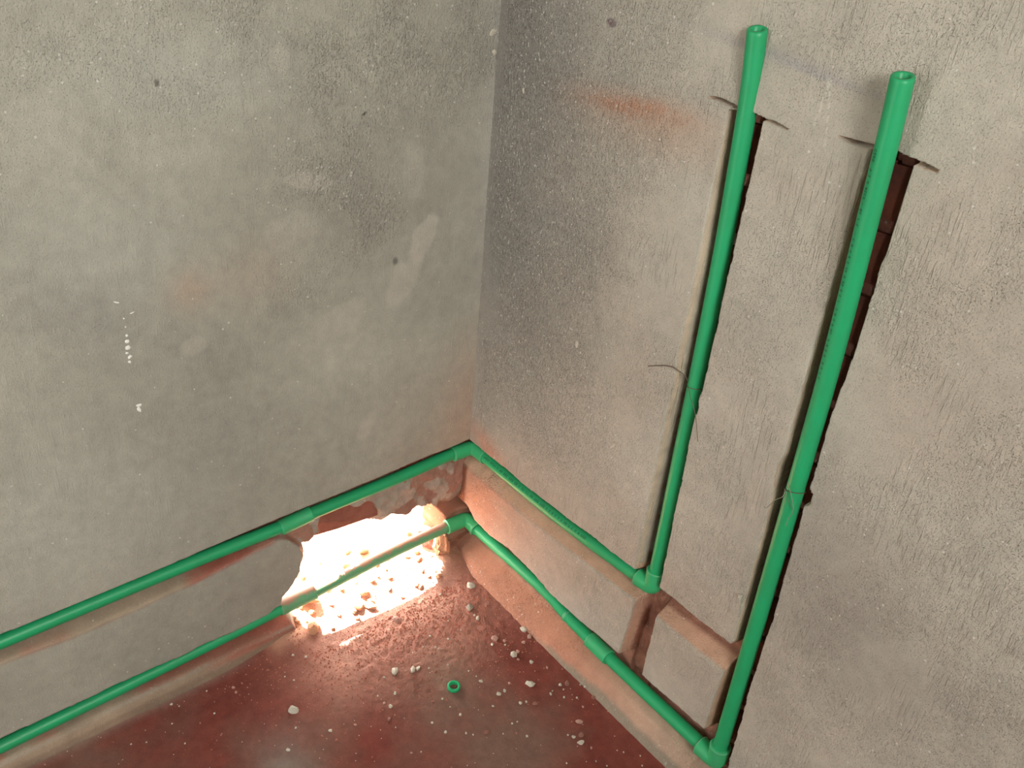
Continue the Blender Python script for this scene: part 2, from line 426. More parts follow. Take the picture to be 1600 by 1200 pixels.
def lw_depth(s, z):
    js = 0.0012 * fbm(s, z, .013, 103, 3); jz = 0.0011 * fbm(s, z, .012, 108, 3) + .0012 * vn(s, z, .05, 109)
    S = s + js; Zz = z + jz
    ro = fbm(s, z, .03, 121, 4)
    top = ss(0, .0035, zU(s) - Zz)
    d1 = (.032 + .002 * ro) * top * ss(0, 1, (Zz - zUb(s)) / np.maximum(zU(s) - .040 - zUb(s), .012))
    d2 = (.030 + .002 * ro) * ss(0, .0035, zL(s) - Zz) * ss(0, 1, (Zz - zLb(s)) / np.maximum(zL(s) - .036 - zLb(s), .012))
    lowfade = ss(.39, .42, s + .01 * ro)
    se = s_edge(z) + .004 * fbm(s, z, .03, 131, 3)
    brk = ss(.004, -.006, S - se) * top
    pit = ss(.30, .44, spot(s, z, .258, .192, .060, .028, 8) + .28 * fbm(s, z, .03, 139, 3))
    d3 = brk * (.013 + .009 * ro + .006 * ss(-.2, .2, fbm(s, z, .045, 133, 2)) + .016 * ss(.235, .270, z + .083 * s) + .022 * pit)
    hz = z_hole(s) + .007 * fbm(s, z, .016, 135, 4)
    hs = se - .006
    inside = np.minimum(np.minimum(hz - z, hs - s), s - .036 - .012 * fbm(s, z, .03, 137, 3))
    hole = ss(-.002, .012, inside)
    d4 = hole * .09
    cav = .05 * ss(.0, .012, np.minimum(.157 + .004 * ro - z, z - .112)) * ss(.066, .05, s)
    d = np.maximum(np.maximum(d1, np.where(s > se - .02, d2, d2 * lowfade)), np.maximum(np.maximum(d3, cav), d4))
    lip = .012 * ss(zLb(s) + .012, zLb(s) - .012, z) * ss(.36, .56, s)
    surf = .0013 * fbm(s, z, .2, 141, 3) + .0004 * fbm(s, z, .016, 143, 3)
    st = np.clip(fbm(s * 1.3, z, .007, 145, 3) - .12, 0, 1) * .0020 * lw_rough(s, z)
    fl = ss(.004, 0, d)
    return -d + lip + surf + st * fl, d, brk, hole


def lw_rough(s, z):
    r = .55 * ss(.85, 1.02, z) * (.5 + .5 * ss(.7, .2, s))
    r = r + .6 * spot(s, z, .30, .86, .07, .09) + .6 * spot(s, z, .22, .77, .05, .07, 40) + .3 * spot(s, z, .35, .68, .06, .05)
    r = r * (.4 + .8 * ss(-.3, .3, fbm(s, z, .06, 151, 3)))
    return np.clip(r, .0, 1.2)


def lw_color(s, z, d, brk, hole):
    n = fbm(s, z, .26, 171, 4)[..., None]; n2 = fbm(s, z, .06, 175, 3)[..., None]
    col = np.array((.385, .370, .312)) * (1 + .22 * n + .10 * n2)
    # cool pale haze patches and warmer smears of thin cement
    col = mixc(col, (.46, .462, .405), .55 * spot(s, z, .62, .77, .14, .10, 15))
    col = mixc(col, (.46, .462, .405), .55 * spot(s, z, .50, 1.0, .15, .06, 0))
    col = mixc(col, (.465, .465, .41), .5 * spot(s, z, .72, .38, .25, .14, 10))
    col = mixc(col, (.30, .295, .26), .5 * spot(s, z, .66, .70, .09, .045, 25))
    col = mixc(col, (.31, .29, .25), .35 * spot(s, z, .25, .80, .12, .16, -25))
    col = mixc(col, (.31, .30, .26), .35 * spot(s, z, .40, .47, .20, .05, 10))
    for (cs, cz, rs, rz, a, f) in ((.128, .735, .022, .060, 32, .75), (.165, .665, .030, .055, 38, .6), (.235, .40, .015, .032, 25, .6),
                                   (.330, .850, .045, .015, 10, .75), (.285, .62, .06, .03, -25, .45), (.365, 1.02, .018, .022, 20, .6),
                                   (.285, 1.00, .025, .016, 0, .4), (.15, .855, .025, .05, 0, .35), (.36, .78, .05, .03, 0, .35),
                                   (.52, .625, .022, .016, 0, .4)):
        m = spot(s, z, cs, cz, rs, rz, a) + .25 * fbm(s, z, .03, 181, 3)
        col = mixc(col, (.50, .465, .40), f * ss(.30, .62, m))
    pn = .5 + .5 * fbm(s, z, .012, 183, 3)
    col = mixc(col, (.47, .34, .245), .55 * spot(s, z, .512, .712, .035, .035, 0) * (.5 + .7 * pn))
    col = mixc(col, (.45, .36, .28), .4 * spot(s, z, .42, .72, .06, .05, 0))
    col = mixc(col, (.15, .15, .13), .85 * ss(.4, .8, spot(s, z, .180, .7035, .007, .009, 0) + .2 * (pn - .5)))
    col = mixc(col, (.08, .075, .06), .9 * ss(.45, .7, spot(s, z, .2391, .9413, .008, .0024, -30)))
    col = mixc(col, (.12, .11, .09), .8 * ss(.45, .7, spot(s, z, .5285, .9916, .004, .005)))
    col = mixc(col, (.50, .34, .25), .75 * ss(.11, 0, s) * ss(.62, .34, z) * (.7 + .4 * pn))
    col = mixc(col, (.46, .35, .27), .45 * ss(.30, 0, s) * ss(.60, .30, z))
    col = mixc(col, (.47, .45, .40), .45 * ss(.035, .0, s) * ss(.5, .8, z))
    e = np.maximum(ss(.0002, .0045, d), ss(-.007, .003, z - zUb(s) + .002 * n2[..., 0]) * (z < zU(s) - .003) * ss(.39, .43, s))
    red = ss(-.25, .25, fbm(s * 1.0, z * 2, .09, 185, 3) + .9 * ss(.62, .45, s) - .35)
    bev = np.array((.36, .275, .20)) * (1 - red[..., None]) + np.array((.36, .12, .085)) * red[..., None]
    col = col * (1 - e[..., None]) + bev * (1 + .2 * n2) * e[..., None]
    back = ss(.020, .030, d)[..., None]
    col = col * (1 - back) + np.array((.24, .12, .085)) * back
    # broken masonry: mortar with brick showing through
    f = fbm(s, z, .05, 187, 4)
    mort = np.array((.42, .33, .27)) * (1 + .25 * fbm(s, z, .02, 189, 3)[..., None])
    brick = np.array((.38, .20, .15)) * (1 + .2 * n2)
    bm = ss(.04, .12, f)[..., None]
    br = mort * (1 - bm) + brick * bm
    bk = np.clip(brk * ss(.001, .006, d), 0, 1)[..., None]
    col = col * (1 - bk) + br * bk
    h = ss(.1, .4, hole)[..., None]
    col = col * (1 - h) + np.array((.60, .30, .18)) * (1 + .2 * n2) * h
    cc = (ss(.075, .05, s) * ss(.165, .15, z))[..., None] * bk
    col = col * (1 - .8 * cc) + np.array((.28, .12, .07)) * (1 + .5 * n2) * .8 * cc
    # foot
    foot = ss(zLb(s) + .010, zLb(s) - .004, z) * ss(.36, .40, s)
    c1 = np.array((.34, .25, .18)) * (1 + .25 * n2)
    col = col * (1 - foot[..., None]) + c1 * foot[..., None]
    col = mixc(col, (.36, .12, .085), .9 * foot * ss(.58, .47, s + .03 * fbm(s, z, .03, 191, 2)) * ss(-.012, .004, z))
    col = mixc(col, (.15, .115, .095), foot * .7 * ss(-.016, -.028, z - .05 * (.45 - s)))
    return np.clip(col, .01, .95)


ys = breaks([(-.045, .0, .004), (.0, .47, .0019), (.47, 1.0, .0026), (1.0, 2.4, .08)])
zt = breaks([(-.09, .065, .0018), (.065, .13, .0019), (.13, .305, .0016), (.305, 1.20, .0027), (1.20, 2.6, .08)])
Sg, Zg = np.meshgrid(ys, zt)
Zg = Zg - .083 * np.clip(Sg, 0, 1.3) * ss(.8, .33, Zg)          # rows follow the sagging chases
dx, dl, brk, hole = lw_depth(Sg, Zg)
P = np.stack([dx, -Sg, Zg], -1)
vk = dl < .086
keep = vk[:-1, :-1] | vk[1:, :-1] | vk[:-1, 1:] | vk[1:, 1:]
wall_left = grid_mesh('wall_left', P, lw_color(Sg, Zg, dl, brk, hole), np.clip(lw_rough(Sg, Zg) * ss(.01, 0, dl), 0, 1), keep, M_LW,
                      flip=True, kind='structure')

# ------------------------------------------------------------------ floor


def floor_z(x, y):
    s = -y
    base = .055 * np.minimum(y, 0)
    r = np.clip(spot(x, s, .12, .19, .15, .25) * 1.3, 0, 1) * (.25 + .75 * ss(.035, .075, x))
    z = base + .0008 * fbm(x, y, .05, 201, 3) + (.0003 + .0024 * r) * fbm(x, y, .010, 203, 3) + .0030 * r * fbm(x, y, .05, 205, 3)
    z = z + .009 * np.exp(-np.clip(x, 0, 9) / .014) * ss(.40, .46, s) + .009 * np.exp(-np.clip(s, 0, 9) / .016) * ss(.0, .1, x)
    heap = ss(.05, -.10, x) * ss(.52, .40, s) * ss(-.06, .02, s)
    z = z + heap * (.030 + .014 * fbm(x, y, .05, 207, 4)) + .022 * spot(x, s, .01, .05, .04, .05) + .012 * spot(x, s, .02, .40, .04, .03)
    z = z + .02 * ss(-.12, -.3, x)
    # thin edge of the dust drift left of the hole
    return z


def floor_color(x, y):
    s = -y
    n = fbm(x, y, .07, 221, 4); n2 = fbm(x, y, .02, 223, 3)[..., None]
    col = np.array((.200, .054, .041)) * (1 + .18 * n2) * np.ones(x.shape + (1,))
    gray = np.array((.20, .125, .095))
    g = np.clip(.9 * spot(x, s, .31, .25, .075, .10, 30) + .9 * spot(x, s, .43, .20, .11, .10, 40) + .9 * spot(x, s, .25, .50, .09, .07, 0) + .5 * spot(x, s, .22, .20, .06, .06)
                + .7 * spot(x, s, .08, .82, .10, .16), 0, 1)
    g = np.clip(g + .55 * n * (g > .05), 0, 1)
    col = mixc(col, gray, .85 * g)
    col = mixc(col, (.33, .29, .26), .7 * spot(x, s, .235, .515, .07, .035, 20) * (.6 + .6 * n))
    col = mixc(col, (.66, .38, .29), np.clip(1.1 * spot(x, s, .06, .16, .13, .17) + .45 * spot(x, s, .12, .36, .08, .08), 0, 1) * (.75 + .3 * n))  # pale brick dust; glow from the hole is put into its brightness
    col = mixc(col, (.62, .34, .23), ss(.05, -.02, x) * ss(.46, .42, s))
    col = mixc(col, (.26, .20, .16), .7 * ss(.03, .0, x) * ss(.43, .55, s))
    return np.clip(col, .01, .95)


fx = breaks([(-1.5, -.30, .1), (-.30, -.12, .01), (-.12, .32, .0021), (.32, .74, .0026), (.74, 2.4, .07)])
fy = breaks([(-2.4, -.92, .07), (-.92, -.45, .0026), (-.45, .02, .0021), (.02, .06, .01), (.06, 1.5, .12)])
FX, FY = np.meshgrid(fx, fy)
P = np.stack([FX, FY, floor_z(FX, FY)], -1)
rr = np.clip(.25 + spot(FX, -FY, .08, .20, .18, .25), 0, 1)
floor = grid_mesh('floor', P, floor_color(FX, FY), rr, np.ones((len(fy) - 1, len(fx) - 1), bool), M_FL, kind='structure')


def fz(x, y):
    return float(floor_z(np.array([x]), np.array([y]))[0])


# ------------------------------------------------------------------ rest of the room shell (outside the frame)
def box_obj(name, boxes, mat, kind=None):
    bm = bmesh.new()
    for (x0, y0, z0, x1, y1, z1) in boxes:
        r = bmesh.ops.create_cube(bm, size=1.0)
        for v in r['verts']:
            v.co = Vector(((x0 + x1) / 2 + v.co.x * (x1 - x0), (y0 + y1) / 2 + v.co.y * (y1 - y0), (z0 + z1) / 2 + v.co.z * (z1 - z0)))
    me = bpy.data.meshes.new(name); bm.to_mesh(me); bm.free(); me.materials.append(mat)
    o = bpy.data.objects.new(name, me); C.objects.link(o)
    if kind: o['kind'] = kind
    return o


box_obj('ceiling', [(-.14, -2.52, 2.6, 2.52, .14, 2.7)], M_ROOM, 'structure')
box_obj('wall_front', [(0, -2.52, -.2, .075, -2.4, 2.6), (.225, -2.52, -.2, 2.52, -2.4, 2.6), (.075, -2.52, 2.1, .225, -2.4, 2.6)], M_ROOM, 'structure')  # slit near the left wall added for soft frontal light on the pipes
box_obj('wall_window', [(2.4, -2.52, -.2, 2.52, .1, 1.2), (2.4, -2.52, 2.1, 2.52, .1, 2.6), (2.4, -2.52, 1.2, 2.52, -1.70, 2.1),
                        (2.4, -.80, 1.2, 2.52, .1, 2.1)], M_ROOM, 'structure')


# ------------------------------------------------------------------ bricks showing in the cut masonry
def brick_mesh(name, sx, sy, sz, seed, mat, rough=.0018):
    rnd = random.Random(seed)
    bm = bmesh.new(); bmesh.ops.create_cube(bm, size=1.0)
    bmesh.ops.subdivide_edges(bm, edges=bm.edges[:], cuts=2, use_grid_fill=True)
    for v in bm.verts:
        v.co = Vector((v.co.x * sx, v.co.y * sy, v.co.z * sz)) + Vector([rnd.uniform(-rough, rough) for _ in range(3)])
    me = bpy.data.meshes.new(name); bm.to_mesh(me); bm.free(); me.materials.append(mat)
    return me


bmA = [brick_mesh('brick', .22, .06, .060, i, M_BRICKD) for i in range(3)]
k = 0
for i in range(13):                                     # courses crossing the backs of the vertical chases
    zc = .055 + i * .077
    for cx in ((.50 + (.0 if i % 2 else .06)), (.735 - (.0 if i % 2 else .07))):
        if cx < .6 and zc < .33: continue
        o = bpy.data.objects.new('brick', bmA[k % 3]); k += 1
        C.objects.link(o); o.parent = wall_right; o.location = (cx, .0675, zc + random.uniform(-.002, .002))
bmB = [brick_mesh('brick', .05, .105, .052, 20 + i, M_BRICK, .0035) for i in range(3)]
for i, (s, z, dxx, sc) in enumerate(((.256, .198, -.0530, 1.25), (.100, .245, -.0560, .8))):
    o = bpy.data.objects.new('brick', bmB[i % 3]); C.objects.link(o); o.parent = wall_left
    o.location = (dxx, -s, z); o.scale = (1, sc, .8 if i else 1.0); o.rotation_euler = (random.uniform(-.2, .12), random.uniform(-.1, .1), random.uniform(-.1, .1))


# ------------------------------------------------------------------ lumps, chips
def lump_mesh(name, seed, mat, sub=2, angular=.5, flat=1.0):
    rnd = random.Random(seed)
    bm = bmesh.new(); bmesh.ops.create_icosphere(bm, subdivisions=sub, radius=.5)
    planes = [(Vector([rnd.gauss(0, 1) for _ in range(3)]).normalized(), rnd.uniform(.26, .42)) for _ in range(9)]
    for v in bm.verts:
        for nrm, dd in planes:
            t = v.co.dot(nrm) - dd
            if t > 0: v.co -= nrm * t * .9
        v.co += Vector([rnd.uniform(-1, 1) for _ in range(3)]) * .03 * angular * 3
        v.co.z *= flat
    me = bpy.data.meshes.new(name); bm.to_mesh(me); bm.free(); me.materials.append(mat)
    return me


CH = {'w': [lump_mesh('plaster_chip', 100 + i, M_WHITE, 2 if i < 4 else 1) for i in range(7)],
      'g': [lump_mesh('plaster_chip', 120 + i, M_GREYC) for i in range(3)],
      'p': [lump_mesh('brick_chip', 140 + i, M_PINKC) for i in range(4)],
      'b': [lump_mesh('brick_chip', 160 + i, M_BROWNC) for i in range(4)]}
CHIPS = [
    (0.1537, -0.4622, 18.9, 15.3, 'w'), (0.1824, -0.2753, 12.9, 17.7, 'w'), (0.2003, -0.2479, 9.4, 14.7, 'w'), (0.2021, -0.2379, 8.3, 11.8, 'w'), (0.1364, -0.0759, 16.7, 19.3, 'g'),
    (0.167, -0.0774, 7.6, 15.9, 'w'), (0.1564, -0.0776, 5.1, 6.4, 'w'), (0.0865, -0.0374, 18.6, 16.6, 'w'), (0.2439, -0.0219, 15.0, 14.1, 'w'), (0.2293, -0.0813, 14.8, 15.4, 'p'),
    (0.2427, -0.0682, 6.2, 7.7, 'p'), (0.238, -0.0938, 6.1, 7.7, 'w'), (0.2523, -0.074, 4.9, 6.1, 'w'), (0.2813, -0.0764, 15.7, 18.1, 'w'), (0.279, -0.0637, 7.3, 7.6, 'p'),
    (0.2954, -0.0751, 6.0, 6.0, 'p'), (0.3143, -0.0594, 8.4, 7.5, 'w'), (0.3423, -0.0437, 4.8, 7.5, 'p'), (0.3537, -0.0928, 19.8, 13.1, 'w'), (0.3864, -0.0501, 7.0, 7.3, 'w'),
    (0.3973, -0.0519, 3.5, 4.4, 'w'), (0.3879, -0.0698, 3.5, 4.3, 'w'), (0.3912, -0.0771, 5.8, 8.6, 'w'), (0.4108, -0.062, 4.6, 5.7, 'w'), (0.4254, -0.0443, 4.6, 5.7, 'w'),
    (0.4087, -0.0217, 4.7, 4.4, 'w'), (0.4174, -0.017, 7.0, 8.7, 'w'), (0.337, -0.1401, 6.9, 8.7, 'w'), (0.3364, -0.1527, 9.2, 7.2, 'w'), (0.3289, -0.1222, 4.7, 5.8, 'p'),
    (0.3746, -0.133, 6.8, 5.7, 'w'), (0.3785, -0.123, 4.6, 5.7, 'w'), (0.3513, -0.1766, 5.7, 4.2, 'w'), (0.2947, -0.1621, 9.3, 7.3, 'w'), (0.2267, -0.3017, 5.7, 10.0, 'w'),
    (0.2123, -0.3286, 3.4, 5.7, 'w'), (0.2338, -0.3269, 5.6, 5.6, 'p'), (0.2467, -0.3228, 7.9, 7.0, 'w'), (0.2865, -0.2404, 4.6, 5.7, 'w'), (0.308, -0.2385, 3.4, 2.8, 'w'),
    (0.3317, -0.2331, 5.6, 7.0, 'w'), (0.3171, -0.282, 5.5, 5.5, 'w'), (0.3457, -0.2733, 5.5, 6.8, 'w'), (0.3683, -0.2465, 4.4, 5.5, 'w'), (0.3774, -0.2382, 3.3, 4.1, 'w'),
    (0.288, -0.3372, 3.3, 4.1, 'w'), (0.3463, -0.3414, 4.3, 4.0, 'p'), (0.2285, -0.4296, 7.6, 6.8, 'w'), (0.1885, -0.4738, 4.4, 5.5, 'w'), (0.2209, -0.5028, 8.5, 5.3, 'w'),
    (0.4654, -0.0739, 14.5, 8.4, 'p'), (0.4827, -0.1025, 7.7, 5.5, 'w'), (0.4982, -0.1003, 14.1, 9.5, 'w'), (0.474, -0.108, 4.4, 4.1, 'w'), (0.4876, -0.0893, 9.9, 11.0, 'b'),
    (0.5165, -0.092, 3.2, 6.8, 'p'), (0.5549, -0.0541, 3.2, 4.0, 'w'), (0.444, -0.0209, 8.0, 8.6, 'b'), (0.3917, -0.0378, 9.4, 11.7, 'b'), (0.4465, -0.0478, 4.5, 5.7, 'p'),
    (0.2658, -0.025, 9.9, 12.4, 'p'), (0.2693, -0.0421, 8.6, 7.7, 'p'), (0.391, -0.1126, 10.2, 7.1, 'b'), (0.079, -0.2091, 17.6, 14.2, 'p'), (0.1846, -0.2995, 5.8, 4.4, 'w'),
    (0.2138, -0.2217, 3.6, 4.4, 'w'), (0.3879, -0.2175, 9.9, 6.8, 'b'), (0.2817, -0.2562, 6.8, 5.7, 'b'), (0.2683, -0.3381, 6.6, 12.4, 'b'), (0.2432, -0.3901, 6.6, 4.1, 'p'),
    (0.3537, -0.3273, 3.2, 4.0, 'w'), (0.4067, -0.196, 3.3, 4.1, 'w'), (0.3995, -0.1711, 4.4, 4.2, 'w'), (0.4345, -0.1664, 5.5, 5.5, 'w'), (0.4017, -0.1615, 3.3, 4.2, 'w'),
    (0.2295, -0.1897, 3.6, 4.5, 'w'), (0.2627, -0.1666, 3.5, 4.4, 'w'), (0.2805, -0.162, 3.5, 4.4, 'w'), (0.0619, -0.3938, 5.9, 5.9, 'w'), (0.0948, -0.4334, 4.6, 4.3, 'w'),
    (0.0788, -0.4433, 3.5, 4.3, 'w'), (0.0212, -0.6266, 5.6, 5.6, 'w'), (0.0315, -0.6169, 3.3, 4.2, 'w'), (0.0288, -0.5676, 3.4, 4.3, 'w'), (0.0595, -0.7053, 3.2, 4.0, 'w'),
    (0.0483, -0.5265, 5.7, 5.7, 'p'), (0.0602, -0.5266, 4.5, 5.7, 'p'), (0.0809, -0.5736, 4.4, 4.1, 'w'), (0.1099, -0.6342, 3.2, 4.0, 'w'), (0.0705, -0.684, 3.2, 4.0, 'w'),
    (0.0593, -0.6383, 3.3, 4.1, 'w'), (0.0468, -0.4122, 5.9, 5.9, 'w'), (0.5767, -0.0365, 3.2, 4.0, 'w'), (0.5914, -0.0468, 3.2, 4.0, 'w'), (0.5567, -0.0943, 3.2, 4.0, 'w'),
    (0.5135, -0.1452, 3.2, 4.0, 'w'), (0.5398, -0.1032, 3.2, 4.0, 'w'), (0.5458, -0.0603, 3.2, 2.7, 'w'), (0.1798, -0.1854, 4.9, 6.1, 'w'), (0.1873, -0.1831, 3.6, 4.5, 'w'),
    (0.1664, -0.204, 3.6, 4.6, 'w'), (0.1769, -0.1542, 4.9, 6.2, 'w'), (0.1515, -0.1785, 4.9, 6.2, 'w'), (0.1657, -0.2263, 3.6, 4.5, 'w'), (0.1726, -0.1213, 3.7, 4.7, 'w'),
    (0.1374, -0.1275, 3.8, 4.7, 'w'), (0.0704, -0.1012, 5.2, 4.9, 'w')]
SPECIAL = {
    0: 'large white plaster chip lying alone on the left part of the red floor',
    1: 'upper white crumbling chip of the pair left of centre on the floor',
    2: 'left half of the split white chip above and left of the green ring',
    3: 'right half of the split white chip above and left of the green ring',
    4: 'round grey mortar chip at the edge of the gravelly brick dust near the right wall',
    5: 'slim white chip just below the round grey mortar chip',
    7: 'pale chunk half buried in the brick dust at the foot of the right wall corner',
    8: 'white chip closest to the rounded lip of the right wall, above the pink pebbles',
    9: 'pinkish rounded pebble, largest of the cluster below the grey chip',
    13: 'bent elongated white chip on the red floor right of the pink pebble',
    18: 'long flat white chip with a waist, largest on the right half of the floor',
    26: 'squarish white chip touching the grey foot of the right wall',
    34: 'triangular white chip below the pair of crumbling chips, left of the green ring',
    50: 'flat pinkish brick flake on the red dust near the bottom right of the floor',
    52: 'curved white flake at the lower right of the floor, below the brown flake',
    51: 'small white sliver left of the brown flake at the lower right of the floor',
    54: 'rough brown brick flake directly above the curved white flake',
    63: 'pink chunk casting a shadow at the lower edge of the sunlit dust',
    49: 'elongated white chip on the grey patch at the bottom left of the floor',
}
for i, (x, y, w, h, c) in enumerate(CHIPS):
    rnd = random.Random(500 + i)
    ms = CH[c]; me = ms[i % len(ms)] if w > 6 else ms[-1]
    o = bpy.data.objects.new('plaster_chip' if c in 'wg' else 'brick_chip', me); C.objects.link(o)
    big = max(w, h) / 1000 * 1.12; sml = min(w, h) / 1000 * 1.12
    o.scale = (w / 1000 * 1.15, h / 1000 * 1.15, sml * .62)
    o.rotation_euler = (rnd.uniform(-.15, .15), rnd.uniform(-.15, .15), math.radians(52) + rnd.uniform(-.25, .25))
    o.location = (x, y, fz(x, y) + sml * .16)
    o['category'] = 'rubble'
    if i in SPECIAL:
        o['label'] = SPECIAL[i]
    else:
        kind = 'pale plaster' if c in 'wg' else 'reddish brick'
        if x < .13 and y < -.38: where = 'in the dust along the foot of the left wall'
        elif x < .20 and y > -.32: where = 'in the rough dust just in front of the sunlit hole'
        elif y > -.105 and x > .2: where = 'along the foot of the right wall'
        elif math.hypot(x - .2778, y + .2097) < .085: where = 'close around the green ring'
        elif x > .30: where = 'on the open floor right of the green ring'
        else: where = 'on the open floor left of the green ring'
        o['label'] = 'tiny ' + kind + ' crumb ' + where
        o['group'] = 'tiny ' + kind + ' crumbs ' + where

# countless grit around the hole and over the dust
gv = []; gf = []
rnd = random.Random(99)
tet = [(0, 0, .8), (.9, 0, -.3), (-.45, .8, -.3), (-.45, -.8, -.3), (.2, .5, .4)]
for i in range(9200):
    if i < 8000:
        x = abs(rnd.gauss(0, .12)) - .04; y = -.02 - abs(rnd.gauss(.16, .14)); r = abs(rnd.gauss(.0010, .0010)) + .0006
    else:
        x = rnd.uniform(0, .62); y = -rnd.uniform(0, .8); r = rnd.uniform(.0004, .0011)
    if x < .012 and -y > .40: continue
    if x < .06 and -y < .38: r *= .5
    z = fz(x, y) if i % 4 == 0 else None
    gv.append((x, y, r))
gx = np.array([g[0] for g in gv]); gy = np.array([g[1] for g in gv]); gz = floor_z(gx, gy)
V = []; F = []
for (x, y, r), z in zip(gv, gz):
    a = rnd.uniform(0, 6.3); ca, sa = math.cos(a), math.sin(a); b0 = len(V)
    for (p, q, t) in tet:
        V.append((x + r * (p * ca - q * sa), y + r * (p * sa + q * ca), z + r * t))
    F += [(b0, b0 + 1, b0 + 4), (b0, b0 + 4, b0 + 2), (b0, b0 + 2, b0 + 3), (b0, b0 + 3, b0 + 1), (b0 + 1, b0 + 2, b0 + 4), (b0 + 1, b0 + 3, b0 + 2)]
me = bpy.data.meshes.new('brick_grit'); me.from_pydata(V, [], F)
me.materials.append(simple('brick_grit', (.50, .22, .155), .95, col2=(.34, .10, .07), scale=300, spec=.1)); me.update()
o = bpy.data.objects.new('brick_grit', me); C.objects.link(o); o['kind'] = 'stuff'
o['label'] = 'fine crushed brick grit strewn over the floor in front of the hole'; o['category'] = 'grit'

# brick lumps in the sunlit hole
RL = [lump_mesh('brick_lump', 200 + i, M_RUB, 2, .5) for i in range(6)]
lumps = [(-.055, -.335, .060, .035, .030, 20, 'broken brick wedge with an overhanging edge, behind the dusty pipe at its coupling'),
         (-.030, -.385, .030, .022, .022, 60, 'small red brick lump tucked beside the plaster edge at the left end of the hole'),
         (.012, -.352, .034, .026, .022, -20, 'orange broken brick lump just below the coupling of the dusty pipe'),
         (.010, -.255, .024, .020, .014, 10, 'round orange brick lump in the sunlit dust below the middle of the dusty pipe'),
         (.020, -.235, .026, .014, .012, 35, 'elongated pale orange brick lump right of the round one in the sunlit dust'),
         (-.010, -.230, .022, .015, .014, 70, 'small red lump directly under the dusty pipe'),
         (-.012, -.046, .034, .030, .060, 0, 'upright chunk of orange masonry below the elbow in the corner'),
         (-.050, -.050, .050, .040, .050, 30, 'brown masonry lump behind the elbow at the right end of the hole')]
RC = [lump_mesh('brick_lump', 230 + i, M_BROWNC if i else M_RUB, 3, .9) for i in range(2)]
for i, (x, y, a, b, c, r, lab) in enumerate(lumps):
    o = bpy.data.objects.new('brick_lump', RC[i - 6] if i > 5 else RL[i % 6]); C.objects.link(o)
    o.scale = (a * 1.15, b * 1.15, c * 1.2); o.rotation_euler = (random.uniform(-.3, .3), random.uniform(-.3, .3), math.radians(r))
    o.location = (x, y, fz(x, y) + c * .32)
    o['label'] = lab; o['category'] = 'rubble'
for i in range(46):
    rnd = random.Random(900 + i)
    x = rnd.uniform(-.13, .035); y = -rnd.uniform(.05, .39); a = rnd.uniform(.005, .015) * (1.5 if x < -.06 else 1)
    o = bpy.data.objects.new('brick_lump', RL[i % 6]); C.objects.link(o)
    o.scale = (a * 1.3, a, a * .8); o.rotation_euler = (rnd.uniform(-.5, .5), rnd.uniform(-.5, .5), rnd.uniform(0, 6))
    o.location = (x, y, fz(x, y) + a * .2)
    o['label'] = 'small loose brick fragment lying in the glare of the broken hole'; o['category'] = 'rubble'
    o['group'] = 'loose brick fragments in the hole'


# ------------------------------------------------------------------ pipes
def catmull(pts, n=10):
    pts = [Vector(p) for p in pts]
    q = [pts[0] * 2 - pts[1]] + pts + [pts[-1] * 2 - pts[-2]]
    out = []
    for i in range(1, len(q) - 2):
        for j in range(n):
            t = j / n; a, b, c, d = q[i - 1], q[i], q[i + 1], q[i + 2]
            out.append(.5 * ((2 * b) + (c - a) * t + (2 * a - 5 * b + 4 * c - d) * t * t + (3 * b - a - 3 * c + d) * t ** 3))
    out.append(pts[-1])
    return out


def tube(name, path, prof, mat, parent=None, seg=32, smooth=True, cut=0):
    """path: list of Vector; prof: list of (path index float or int, radius) rings, may go back inside (hollow ends)"""
    bm = bmesh.new(); rings = []
    n = len(path); tang = []
    for i in range(n):
        t = (path[min(i + 1, n - 1)] - path[max(i - 1, 0)]).normalized(); tang.append(t)
    up = Vector((0, 0, 1)) if abs(tang[0].z) < .9 else Vector((1, 0, 0))
    fr = []
    a = tang[0].cross(up).normalized()
    for i in range(n):
        a = (a - a.dot(tang[i]) * tang[i]).normalized(); fr.append((a, tang[i].cross(a)))
    for (i, r, off) in prof:
        c = path[i] + tang[i] * off; u, v = fr[i]
        ring = []
        for k in range(seg):
            w = (u * math.cos(2 * math.pi * k / seg) + v * math.sin(2 * math.pi * k / seg)) * r
            if cut and i == n - 1:                       # sawn slightly out of square
                w = w + tang[i] * (cut * (w.y * .8 - w.x * .5))
            ring.append(bm.verts.new(c + w))
        rings.append(ring)
    for r0, r1 in zip(rings[:-1], rings[1:]):
        for k in range(seg):
            f = bm.faces.new((r0[k], r0[(k + 1) % seg], r1[(k + 1) % seg], r1[k])); f.smooth = smooth
    bm.faces.new(rings[0][::-1]); bm.faces.new(rings[-1])
    bmesh.ops.recalc_face_normals(bm, faces=bm.faces[:])
    me = bpy.data.meshes.new(name); bm.to_mesh(me); bm.free(); me.materials.append(mat)
    o = bpy.data.objects.new(name, me); C.objects.link(o)
    if parent: o.parent = parent
    return o


R = .0117


def pipe(name, pts, parent, mat=None, open_end=False, n=10, r=R):
    path = catmull(pts, n); m = len(path)
    prof = [(i, r, 0) for i in range(m)]
    if open_end:
        prof[-1] = (m - 1, r, -.0012)
        prof += [(m - 1, r - .0008, 0), (m - 1, r * .66, 0), (m - 1, r * .62, -.001), (m - 1, r * .62, -.05)]
    return tube(name, path, prof, mat or M_PIPE, parent, cut=.22 if open_end else 0)


